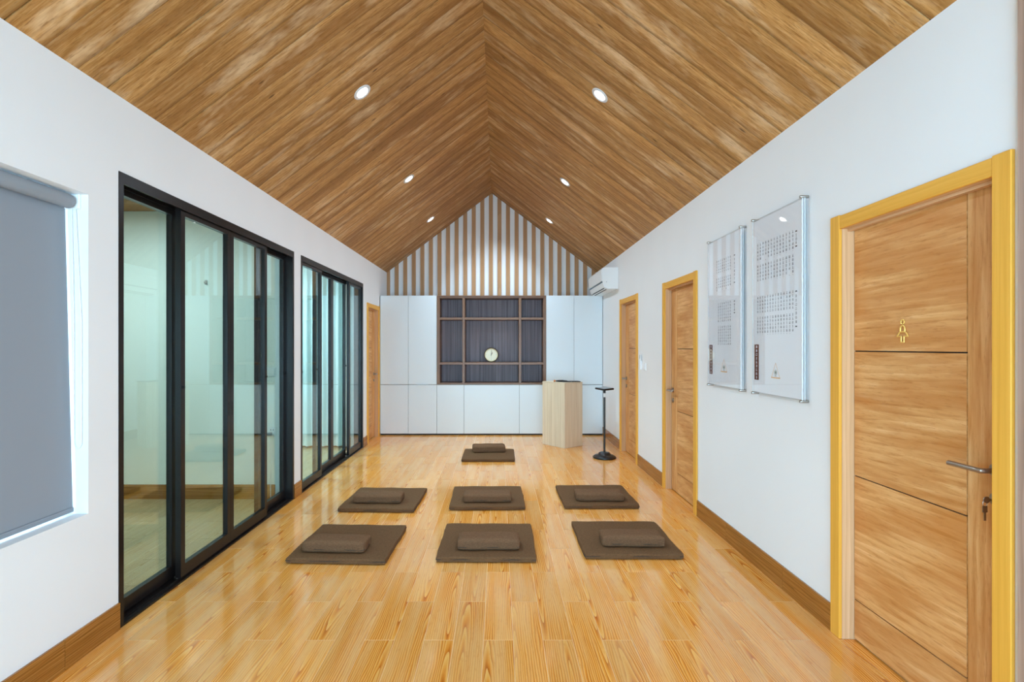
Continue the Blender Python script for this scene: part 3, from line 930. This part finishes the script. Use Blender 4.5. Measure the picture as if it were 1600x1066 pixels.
# walnut display shelving between the tall cabinets
sx0, sx1 = CX[2] + 0.002, CX[5] - 0.002
sz0, sz1 = ZSPL + 0.002, ZT + 0.0
sh = empty('display_shelf', ((sx0 + sx1) / 2, YC + 0.15, sz0), 'dark walnut open shelving with nine compartments set between white cabinets', 'shelf')
YS, YSB = YC - 0.004, YC + 0.33
FRW = 0.045
def sbox(name, x0, x1, y0, y1, z0, z1, mat='walnut', g=None, par=None):
    mb = MB(); mb.box(x0, x1, y0, y1, z0, z1, g=g, bev=0.0015); return part(name, mb, mat, par or sh)
sbox('outer_side', sx0, sx0 + FRW, YS + 0.016, YSB, sz0, sz1, g=2); sbox('outer_side', sx1 - FRW, sx1, YS + 0.016, YSB, sz0, sz1, g=2)
sbox('outer_top', sx0 + FRW, sx1 - FRW, YS + 0.016, YSB, sz1 - FRW, sz1, g=0); sbox('outer_bottom', sx0 + FRW, sx1 - FRW, YS + 0.016, YSB, sz0, sz0 + 0.026, g=0)
# thin outer lip
for a, b, c, d in ((sx0, sx0 + 0.014, sz0, sz1), (sx1 - 0.014, sx1, sz0, sz1)):
    sbox('lip', a, b, YS, YS + 0.016, c, d, g=2)
sbox('lip', sx0 + 0.014, sx1 - 0.014, YS, YS + 0.016, sz1 - 0.014, sz1, g=0)
sbox('lip', sx0 + 0.014, sx1 - 0.014, YS, YS + 0.016, sz0, sz0 + 0.010, g=0)
sbox('back_panel', sx0 + FRW, sx1 - FRW, YSB - 0.008, YSB + 0.004, sz0 + 0.026, sz1 - FRW, 'walnut_back', g=2)
xv = [px(724.4), px(812.6)]
zsh = [CAM_H - (568.2 - VY) * YC / F_PX, CAM_H - (498.0 - VY) * YC / F_PX]
VT, HT = 0.040, 0.036
ix0, ix1, iz0, iz1 = sx0 + FRW, sx1 - FRW, sz0 + 0.026, sz1 - FRW
for x in xv:
    sbox('divider', x - VT / 2, x + VT / 2, YS + 0.004, YSB - 0.008, iz0, iz1, g=2)
xs = [ix0, xv[0], xv[1], ix1]
for k in range(3):
    a = xs[k] + (VT / 2 if k else 0); b = xs[k + 1] - (VT / 2 if k < 2 else 0)
    for z in zsh:
        sbox('shelf_board', a, b, YS + 0.006, YSB - 0.008, z - HT / 2, z + HT / 2, g=0)

# clock standing on the middle shelf
ZCK = zsh[0] + HT / 2
RC = 0.121
tilt = math.radians(-7)
cy = YC + 0.10
ck = empty('round_clock', (px(767.6, cy), cy, ZCK), 'round cream clock with dark rim standing on the walnut shelf', 'clock')
ck.rotation_euler = (0, 0, 0)
Rk = Matrix.Rotation(math.pi / 2 + tilt, 3, 'X')    # local z -> towards -Y, leaning back
ckc = Vector((px(767.6, cy), cy + RC * math.sin(-tilt) * 1.0, ZCK + RC * math.cos(tilt) + 0.0045))
def ckp(x, y, h): return ckc + Rk @ Vector((x, y, h))
mb = MB(); mb.lathe([(0.0, -0.02), (RC, -0.02), (RC, 0.016), (RC - 0.004, 0.020), (RC - 0.010, 0.018), (RC - 0.011, 0.010)], ckc, 48, Rk); part('rim', mb, 'clock_rim', ck, smooth=True)
mb = MB(); mb.lathe([(RC - 0.011, 0.0105), (RC - 0.024, 0.0105), (RC - 0.024, 0.0095)], ckc, 48, Rk); part('gold_band', mb, 'clock_gold', ck)
mb = MB(); mb.lathe([(0.0, 0.009), (RC - 0.011, 0.009), (RC - 0.011, 0.006)], ckc, 48, Rk); part('dial', mb, 'clock_face', ck)
def bar(mb, a, r0, r1, w, h):
    d = Vector((math.sin(a), math.cos(a), 0)); s = Vector((d.y, -d.x, 0))
    P = [d * r0 - s * w, d * r0 + s * w, d * r1 + s * w, d * r1 - s * w]
    lo = [mb.bm.verts.new(ckc + Rk @ (p + Vector((0, 0, h)))) for p in P]; hi = [mb.bm.verts.new(ckc + Rk @ (p + Vector((0, 0, h + 0.001)))) for p in P]
    mb.bm.faces.new(lo[::-1]); mb.bm.faces.new(hi)
    for k in range(4): mb.bm.faces.new((lo[k], lo[(k + 1) % 4], hi[(k + 1) % 4], hi[k]))
for k in range(12):
    mb = MB(); bar(mb, k * math.pi / 6, RC * 0.64, RC * (0.78 if k % 3 == 0 else 0.72), 0.0024 if k % 3 == 0 else 0.0014, 0.0095); part('hour_mark', mb, 'plastic_grey', ck)
mb = MB(); bar(mb, math.radians(28), -0.012, 0.045, 0.0034, 0.012); part('hour_hand', mb, 'black', ck)
mb = MB(); bar(mb, math.radians(4), -0.012, 0.075, 0.0022, 0.0135); part('minute_hand', mb, 'black', ck)
mb = MB(); bar(mb, math.radians(180), -0.02, 0.085, 0.0008, 0.015); part('second_hand', mb, 'plastic_grey', ck)

# ------------------------------------------------------------------ floor mats and cushions
def rounded_slab(w, d, h, bev, seed, wob, n=(18, 18, 3), bulge=0.0):
    """fabric-covered pad, base at z = 0"""
    rng = random.Random(seed)
    bm = bmesh.new()
    bmesh.ops.create_cube(bm, size=1.0)
    bmesh.ops.subdivide_edges(bm, edges=[e for e in bm.edges], cuts=14, use_grid_fill=True)
    ph = [rng.uniform(0, 6.28) for _ in range(6)]
    for v in bm.verts:
        p = Vector(v.co) * 2          # -1..1
        q = [p.x * w / 2, p.y * d / 2, p.z * h / 2]
        lim = (w / 2 - bev, d / 2 - bev, h / 2 - min(bev, h / 2 * 0.98))
        c = [max(-lim[k], min(lim[k], q[k])) for k in range(3)]
        rr = Vector([q[k] - c[k] for k in range(3)])
        bz = min(bev, h / 2 * 0.98)
        if rr.length > 1e-9:
            e = Vector((rr.x / bev, rr.y / bev, rr.z / bz))
            mx = max(abs(e.x), abs(e.y), abs(e.z))
            e = e.normalized() * mx
            rr = Vector((e.x * bev, e.y * bev, e.z * bz))
        o = Vector(c) + rr
        prof = (1 - abs(p.x) ** 4) * (1 - abs(p.y) ** 4)
        if p.z > 0: o.z += bulge * prof * p.z
        o.x += wob * math.sin(p.y * 5 + ph[0]) + wob * 0.6 * math.sin(p.y * 11 + ph[1])
        o.y += wob * math.sin(p.x * 6 + ph[2]) + wob * 0.6 * math.sin(p.x * 13 + ph[3])
        if p.z > 0: o.z += wob * 0.8 * math.sin(p.x * 7 + p.y * 4 + ph[4])
        v.co = o + Vector((0, 0, h / 2))
    m = MB(); m.bm.free(); m.bm = bm
    m.uv = bm.loops.layers.uv.verify()
    return m
MATS = [  # x, y, rot deg, cushion x, y, rot, mat label, cushion label
    (-1.102, 3.912, -2.2, -1.152, 3.742, -3.0, 'front row, nearest the glass doors'),
    (-0.085, 3.940, -0.6, -0.073, 3.788, 0.5, 'front row, in the middle'),
    (0.943, 3.994, -0.2, 0.968, 3.845, -1.5, 'front row, nearest the right wall'),
    (-1.088, 5.025, -2.0, -1.117, 4.892, -2.0, 'second row, nearest the glass doors'),
    (-0.110, 5.085, 1.0, -0.107, 4.915, 0.5, 'second row, in the middle'),
    (0.937, 5.127, 0.8, 0.942, 4.955, -1.0, 'second row, nearest the right wall'),
    (-0.137, 7.075, -0.5, -0.140, 7.215, 3.0, 'alone before the white cabinets'),
]
for i, (x, y, r, cx, cy_, cr, where) in enumerate(MATS):
    t = empty('floor_mat', (x, y, 0.0005), 'square flat brown linen floor mat, ' + where, 'floor mat', 'brown meditation mats', rz=math.radians(r))
    part('pad', rounded_slab(0.690, 0.690, 0.042, 0.012, i, 0.0018), 'brown_fabric', t, smooth=True, raw=True)
    mb = MB()
    pts = [(-0.343, -0.343), (0.343, -0.343), (0.343, 0.343), (-0.343, 0.343)]
    ring = []
    for k in range(4):
        a, b = pts[k], pts[(k + 1) % 4]
        for s in range(8): ring.append((a[0] + (b[0] - a[0]) * s / 8, a[1] + (b[1] - a[1]) * s / 8, 0.0205))
    ring.append(ring[0])
    mb.tube(ring, 0.0028, 5, cap=False)
    part('edge_seam', mb, 'brown_seam', t, raw=True)
    c = empty('cushion', (cx, cy_, 0.0432), 'small oblong brown linen cushion on the mat, ' + where, 'cushion', 'small brown cushions on the mats', rz=math.radians(cr))
    hgt = 0.076 if i < 6 else 0.088
    part('cover', rounded_slab(0.445, 0.175 if i < 6 else 0.21, hgt, 0.021, 50 + i, 0.0022, bulge=0.007), 'cushion_fabric', c, smooth=True, raw=True)
    mb = MB()
    z = hgt * 0.30
    ring = []
    for k in range(41):
        a = 2 * math.pi * k / 40
        ca, sa = math.cos(a), math.sin(a)
        e = 0.14
        ring.append((0.2205 * math.copysign(abs(ca) ** e, ca), (0.0855 if i < 6 else 0.103) * math.copysign(abs(sa) ** e, sa), z))
    mb.tube(ring, 0.0022, 5, cap=False)
    part('edge_seam', mb, 'brown_seam', c, raw=True)

# ------------------------------------------------------------------ lectern
V0 = Vector((0.9565, 7.615)); dl = Vector((-0.628, 0.778)); dr = Vector((0.778, 0.628))
LW, RW, LH, BT = 0.469, 0.378, 0.955, 0.018
ang = math.atan2(dr.y, dr.x)          # local +x along dr, +y along dl
le = empty('lectern', (V0.x, V0.y, 0.0005), 'pale pine box lectern turned cornerwise near the back cabinets', 'lectern', rz=ang)
def lbox(name, x0, x1, y0, y1, z0, z1, g=2, mat='pine'):
    mb = MB(); mb.box(x0, x1, y0, y1, z0, z1, g=g, bev=0.0012); return part(name, mb, mat, le, raw=True)
nb = [0, 0.20, 0.36, 0.469]
for a, b in zip(nb, nb[1:]): lbox('side_board', 0, BT, a + 0.0004, b - 0.0004, 0, LH - BT)
nb = [BT, 0.135, 0.262, 0.378]
for a, b in zip(nb, nb[1:]): lbox('front_board', a + 0.0004, b - 0.0004, 0, BT, 0, LH - BT)
lbox('side_board', RW - BT, RW, BT, LW, 0, LH - BT)
lbox('back_board', BT, RW - BT, LW - BT, LW, 0, LH - BT)
lbox('top_board', 0, RW, 0, LW, LH - BT, LH, g=1)
def lw(x, y, z):
    p = V0 + dr * x + dl * y
    return Vector((p.x, p.y, z))
# hand chime lying on the lectern and a flat black tablet
ZL = LH + 0.0005
hc0 = lw(0.12, 0.26, ZL)
hb = empty('hand_chime', (hc0.x, hc0.y, ZL), 'small brass hand chime with thick black handle lying on the lectern', 'hand chime')
mb = MB()
dx = Vector((1, -0.12, 0)).normalized()
p0 = Vector((0.815, 7.80, ZL + 0.016))
Rb = dx.to_track_quat('Z', 'Y').to_matrix()
mb.lathe([(0.0, 0.028), (0.010, 0.027), (0.0155, 0.016), (0.016, 0.0), (0.0145, 0.0), (0.0135, 0.015), (0.0, 0.024)], p0, 20, Rb); part('bell', mb, 'brass', hb, smooth=True)
mb = MB(); hp = [p0 + dx * s for s in (0.026, 0.05, 0.08, 0.13, 0.18, 0.205)]
mb.tube(hp, [0.006, 0.011, 0.0145, 0.0150, 0.010, 0.005], 14); part('handle', mb, 'black_matte', hb, smooth=True)
tb = empty('tablet', (1.07, 7.80, ZL), 'flat black tablet lying on top of the lectern', 'tablet', rz=math.radians(8))
mb = MB(); mb.box(-0.135, 0.135, -0.05, 0.08, 0, 0.013, bev=0.004, seg=2); part('case', mb, 'black_matte', tb, raw=True)
mb = MB(); mb.box(-0.125, 0.125, -0.042, 0.072, 0.0131, 0.0145); part('screen', mb, 'black', tb, raw=True)
mb = MB(); mb.box(-0.012, -0.006, -0.0512, -0.0500, 0.003, 0.010); part('clasp', mb, 'steel', tb, raw=True)

# ------------------------------------------------------------------ black pole stand
sx, sy = 1.404, 6.98
st = empty('pole_stand', (sx, sy, 0.0005), 'black pole stand with round stepped base and square tray top', 'stand')
mb = MB(); mb.lathe([(0.0, 0), (0.140, 0), (0.153, 0.010), (0.150, 0.022), (0.125, 0.038), (0.090, 0.046), (0.082, 0.050), (0.072, 0.072), (0.060, 0.078), (0.030, 0.082), (0.0, 0.082)], (0, 0, 0), 40)
part('base', mb, 'black', st, smooth=True, raw=True)
mb = MB(); mb.lathe([(0.0135, 0.08), (0.0135, 0.808), (0.0, 0.808)], (0, 0, 0), 16); part('pole', mb, 'black', st, smooth=True, raw=True)
mb = MB(); mb.lathe([(0.0085, 0.80), (0.0085, 0.868), (0.0, 0.868)], (0, 0, 0), 16); part('inner_tube', mb, 'plastic', st, smooth=True, raw=True, label='bare white inner tube')
mb = MB(); mb.lathe([(0.0, 0.862), (0.014, 0.862), (0.0165, 0.868), (0.0165, 0.892), (0.013, 0.899), (0.006, 0.902), (0.006, 0.912), (0.0, 0.912)], (0, 0, 0), 16); part('collar', mb, 'black', st, smooth=True, raw=True)
mb = MB(); mb.box(-0.09, 0.09, -0.09, 0.09, 0.910, 0.934, bev=0.008, seg=3)
bmesh.ops.rotate(mb.bm, verts=mb.bm.verts, cent=(0, 0, 0), matrix=Matrix.Rotation(math.radians(32), 3, 'Z'))
bmesh.ops.rotate(mb.bm, verts=mb.bm.verts, cent=(0, 0, 0.92), matrix=Matrix.Rotation(math.radians(4), 3, 'X'))
part('tray', mb, 'black', st, smooth=True, raw=True)
mb = MB(); mb.box(-0.08, 0.08, -0.08, 0.08, 0.9342, 0.936)
bmesh.ops.rotate(mb.bm, verts=mb.bm.verts, cent=(0, 0, 0), matrix=Matrix.Rotation(math.radians(32), 3, 'Z'))
bmesh.ops.rotate(mb.bm, verts=mb.bm.verts, cent=(0, 0, 0.92), matrix=Matrix.Rotation(math.radians(4), 3, 'X'))
part('tray_pad', mb, 'plastic_grey', st, raw=True, label='grey pad on the tray')

# ------------------------------------------------------------------ air conditioner
ac = empty('air_conditioner', (XR - 0.12, 8.18, 2.33), 'white wall air conditioner high in the right corner', 'air conditioner')
AY0, AY1 = 7.655, 8.74
def acp(pts, name, mat, y0=AY0, y1=AY1, lab=None):
    mb = MB(); mb.prism([(XR - d, z) for d, z in pts], y0, y1, 1, g=1); return part(name, mb, mat, ac, label=lab)
acp([(0.001, 2.325), (0.15, 2.325), (0.205, 2.352), (0.222, 2.40), (0.232, 2.44), (0.245, 2.60), (0.225, 2.632), (0.18, 2.638), (0.001, 2.638)], 'body', 'plastic')
acp([(0.2332, 2.44), (0.2392, 2.44), (0.2520, 2.60), (0.246, 2.602)], 'front_panel', 'plastic', AY0 + 0.004, AY1 - 0.004)
acp([(0.2235, 2.418), (0.231, 2.418), (0.2345, 2.434), (0.228, 2.434)], 'trim_strip', 'plastic_blue', AY0 + 0.006, AY1 - 0.006, 'blue-grey strip')
for d0, d1 in ((0.195, 0.180), (0.160, 0.146)):
    f = lambda d: 2.325 + max(0, (d - 0.15)) / 0.055 * 0.027
    acp([(d0, f(d0) - 0.0025), (d1, f(d1) - 0.0025), (d1, f(d1) + 0.003), (d0, f(d0) + 0.003)], 'louver_slot', 'dark', AY0 + 0.10, AY1 - 0.05)
mb = MB(); mb.lathe([(0, 0), (0.006, 0), (0.006, 0.003), (0, 0.003)], (XR - 0.17, AY0, 2.425), 12, Matrix.Rotation(math.pi / 2, 3, 'X')); part('screw_cap', mb, 'plastic_grey', ac)

# ------------------------------------------------------------------ switch and remote holder on the right wall
rm = empty('remote_control', (XR, 6.40, 1.285), 'white remote control in a slim holder beside the farthest oak door', 'remote control')
mb = MB(); mb.box(XR - 0.024, XR - 0.0005, 6.372, 6.428, 1.20, 1.31, bev=0.003); part('holder', mb, 'plastic', rm)
mb = MB(); mb.box(XR - 0.020, XR - 0.006, 6.377, 6.423, 1.3102, 1.385, bev=0.003); part('remote_body', mb, 'plastic', rm)
mb = MB(); mb.box(XR - 0.0208, XR - 0.0201, 6.383, 6.417, 1.335, 1.378); part('display', mb, 'plastic_grey', rm)
s2, bx = wall_plate('light_switch', (XR, 6.235, 1.24), 'x', 0.086, 0.086, 'white light switch on the right wall between two oak doors', 'switch')
for s in (-1, 1):
    mb = MB(); bx(mb, s * 0.016 - 0.014, s * 0.016 + 0.014, 0.009, 0.0125, -0.030, 0.030, 0.001); part('rocker', mb, 'plastic', s2)

# ------------------------------------------------------------------ printed acrylic panels on the right wall
def glyph(mb, u, z, w, h, d, rng, bold=1.0):
    """one small brush-like character made of thin strokes; u grows away from the viewer, text runs right to left"""
    X = WX('R', d)
    t = 0.085 * min(w, h) * bold
    def stroke(a, b):
        (s0, r0), (s1, r1) = a, b
        p = Vector((s0 * w, r0 * h)); q = Vector((s1 * w, r1 * h))
        dv = (q - p)
        if dv.length < 1e-6: return
        nn = Vector((-dv.y, dv.x)).normalized() * t
        P = [p - nn, p + nn, q + nn, q - nn]
        mb.quad(*[(X, u - c.x, z + c.y) for c in P])
    k = rng.random()
    rows = rng.choice([2, 3, 3, 4])
    l_, r_ = rng.uniform(-.48, -.3), rng.uniform(.3, .48)
    for j in range(rows):
        y = 0.42 - 0.84 * j / max(1, rows - 1)
        sh_ = rng.uniform(0, 0.2)
        stroke((l_ + sh_ * rng.random(), y), (r_ - sh_ * rng.random(), y))
    if k < 0.55: stroke((rng.uniform(-.1, .1), .5), (rng.uniform(-.1, .1), -.5))
    if k > 0.35:
        stroke((l_, rng.uniform(.1, .45)), (l_ - .02, -.45)); stroke((r_, rng.uniform(.1, .45)), (r_ - .02, -.45))
    if rng.random() < 0.5: stroke((0, .05), (-.42, -.48)); stroke((0, .05), (.42, -.48))

def acrylic_panel(u0, u1, label, blocks, titles, strip, emblem, seed):
    """u0 near edge (right in the picture), u1 far edge"""
    rng = random.Random(seed)
    z0, z1 = 1.18, 2.32
    root = empty('acrylic_wall_panel', (XR - 0.03, (u0 + u1) / 2, z0), label, 'wall panel', 'printed acrylic wall panels')
    def sheet(name, d0, d1):
        mb = MB(); wb(mb, 'R', u0, u1, d0, d1, z0, z1)
        for f in mb.bm.faces:
            f.normal_update()
            f.material_index = 0 if abs(f.normal.x) > 0.5 else 1
        part(name, mb, None, root, mats=['clear', 'acryl_edge'])
    sheet('back_sheet', 0.020, 0.026)
    sheet('front_sheet', 0.034, 0.040)
    mb = MB(); wb(mb, 'R', u0 + 0.006, u1 - 0.004, 0.0275, 0.0285, z0 + 0.003, z1 - 0.003); film = part('printed_film', mb, 'film', root)
    D = 0.0290
    mb = MB(); mk = MB()
    for (ua, ub, ncol, za, zb, nrow, ragged) in blocks:
        for c in range(ncol):
            u = ua + (ub - ua) * c / (ncol - 1)
            n = nrow
            for r in range(n):
                if rng.random() < ragged and r in (n - 1,): continue
                z = za + (zb - za) * r / (nrow - 1)
                glyph(mb, u, z, 0.0135, 0.0150, D, rng)
            if ragged and rng.random() < 0.7:
                z = zb - 0.018
                X = WX('R', D)
                mb.quad((X, u - 0.002, z - 0.002), (X, u + 0.002, z - 0.002), (X, u + 0.002, z + 0.002), (X, u - 0.002, z + 0.002))
    tag(part('lettering', mb, 'ink', film), 'columns of small grey characters', kind='stuff')
    for (u, za, zb, n) in titles:
        mb = MB()
        for r in range(n):
            glyph(mb, u, za + (zb - za) * (r + 1) / (n + 1), 0.0145, 0.0155, D, rng)
        part('title_lettering', mb, 'ink', film)
        mb = MB(); X = WX('R', D)
        for z, s in ((za, 1), (zb, -1)):        # lenticular brackets that open and close the title
            top = [(-0.009, 0.006), (0.009, 0.006), (0.009, -0.004), (0.006, -0.001), (-0.006, -0.001), (-0.009, -0.004)]
            vv = [mb.bm.verts.new((X, u - a, z + s * b)) for a, b in top]
            mb.bm.faces.new(vv)
        part('title_brackets', mb, 'ink_black', film)
    ua, ub, za, zb, n = strip
    mb = MB(); wb(mb, 'R', ua, ub, 0.0286, 0.0290, zb, za); s_ = part('name_strip', mb, 'ink_brown', film, label='brown strip with white characters')
    mb = MB()
    for r in range(n):
        glyph(mb, (ua + ub) / 2, za - (za - zb) * (r + 0.62) / (n + 0.25), 0.019, 0.0165, 0.0293, rng, 1.4)
    part('strip_lettering', mb, 'film', film)
    uc, ez0, ez1, ew = emblem
    X = WX('R', D)
    mb = MB()
    def line(a, b, t):
        p, q = Vector(a), Vector(b); dv = q - p; nn = Vector((-dv.y, dv.x)).normalized() * t
        mb.quad(*[(X, uc - c.x, c.y) for c in (p - nn, p + nn, q + nn, q - nn)])
    line((0, ez1), (-ew / 2, ez0), 0.0016); line((0, ez1), (ew / 2, ez0), 0.0016); line((-ew / 2 - 0.003, ez0), (ew / 2 + 0.003, ez0), 0.0035)
    part('emblem_triangle', mb, 'ink_orange', film)
    mb = MB()
    h = ez1 - ez0
    for k in range(16):
        a = 2 * math.pi * k / 16
        line((0.0, ez0 + 0.36 * h), (0.20 * ew * math.cos(a), ez0 + 0.36 * h + 0.20 * h * math.sin(a)), 0.0011)
    line((0, ez0 + 0.36 * h), (0, ez0 + 0.10 * h), 0.0014)
    part('emblem_tree', mb, 'ink_green', film)
    mb = MB(); line((-0.012, ez0 + 0.11 * h), (0.012, ez0 + 0.11 * h), 0.0012); line((0, ez0 + 0.09 * h), (0, ez0 + 0.14 * h), 0.003)
    part('emblem_mark', mb, 'ink', film)
    # stand-offs at the corners
    R = Matrix.Rotation(-math.pi / 2, 3, 'Y')
    for u in (u0 + 0.006, u1 - 0.006):
        for z in (z0 - 0.006, z1 + 0.006):
            mb = MB(); mb.lathe([(0, 0), (0.0085, 0), (0.0085, 0.046), (0.007, 0.048), (0, 0.048)], (XR - 0.0003, u, z), 16, R)
            part('standoff', mb, 'steel', root, smooth=True)
acrylic_panel(3.69, 4.27, 'acrylic wall panel with fewer text columns, beside the oak door casing',
              [(4.12, 3.88, 8, 2.148, 2.062, 5, 0.3), (4.12, 3.88, 8, 2.010, 1.924, 5, 0.3), (4.09, 3.88, 7, 1.815, 1.682, 7, 0.0), (4.09, 3.88, 7, 1.635, 1.505, 7, 0.0)],
              [(3.812, 2.146, 1.952, 6), (3.812, 1.812, 1.732, 3)], (4.205, 4.262, 1.497, 1.263, 9), (3.99, 1.292, 1.387, 0.105), 3)
acrylic_panel(2.945, 3.52, 'acrylic wall panel with wider text blocks, closer to the nearest door',
              [(3.468, 3.055, 13, 2.152, 2.060, 5, 0.25), (3.468, 3.055, 13, 2.012, 1.922, 5, 0.1), (3.468, 3.055, 14, 1.803, 1.712, 5, 0.0), (3.468, 3.055, 14, 1.670, 1.580, 5, 0.1)],
              [(3.020, 2.146, 2.064, 3), (3.020, 1.800, 1.602, 7)], (3.455, 3.512, 1.497, 1.263, 9), (3.245, 1.290, 1.381, 0.098), 4)

# ------------------------------------------------------------------ downlights
def downlight(x, y, label):
    left = x < XM
    z = EAVE + SL * ((x - XL) if left else (XR - x))
    nrm = Vector((math.sin(TH), 0, -math.cos(TH))) if left else Vector((-math.sin(TH), 0, -math.cos(TH)))
    c = Vector((x, y, z))
    root = empty('downlight', c, label, 'downlight', 'recessed downlights in the sloping ceiling')
    Q = nrm.to_track_quat('Z', 'Y').to_matrix()
    mb = MB(); mb.lathe([(0.076, 0.0002), (0.076, 0.004), (0.072, 0.007), (0.056, 0.008), (0.050, 0.004), (0.048, 0.0005)], c, 40, Q); part('trim_ring', mb, 'lamp_ring', root, smooth=True)
    mb = MB(); mb.lathe([(0.0, 0.0030), (0.048, 0.0030), (0.048, 0.0006)], c, 40, Q); part('diffuser', mb, 'lamp', root)
    l = bpy.data.lights.new('downlight_lamp', 'AREA'); l.shape = 'DISK'; l.size = 0.088
    l.energy = DOWNLIGHT_W; l.color = DOWNLIGHT_COL; l.spread = math.radians(122)
    lo = bpy.data.objects.new('downlight_lamp', l); COL.objects.link(lo); lo.parent = root
    lo.location = nrm * 0.012
    lo.rotation_euler = (-nrm).to_track_quat('Z', 'Y').to_euler()
names = {0: 'nearest', 1: 'middle', 2: 'farthest'}
for k, y in enumerate((4.147, 6.288, 8.290)): downlight(-1.08, y, names[k] + ' lit downlight in the left ceiling slope')
for k, y in enumerate((4.215, 6.440, 8.430)): downlight(0.812, y, names[k] + ' lit downlight in the right ceiling slope')
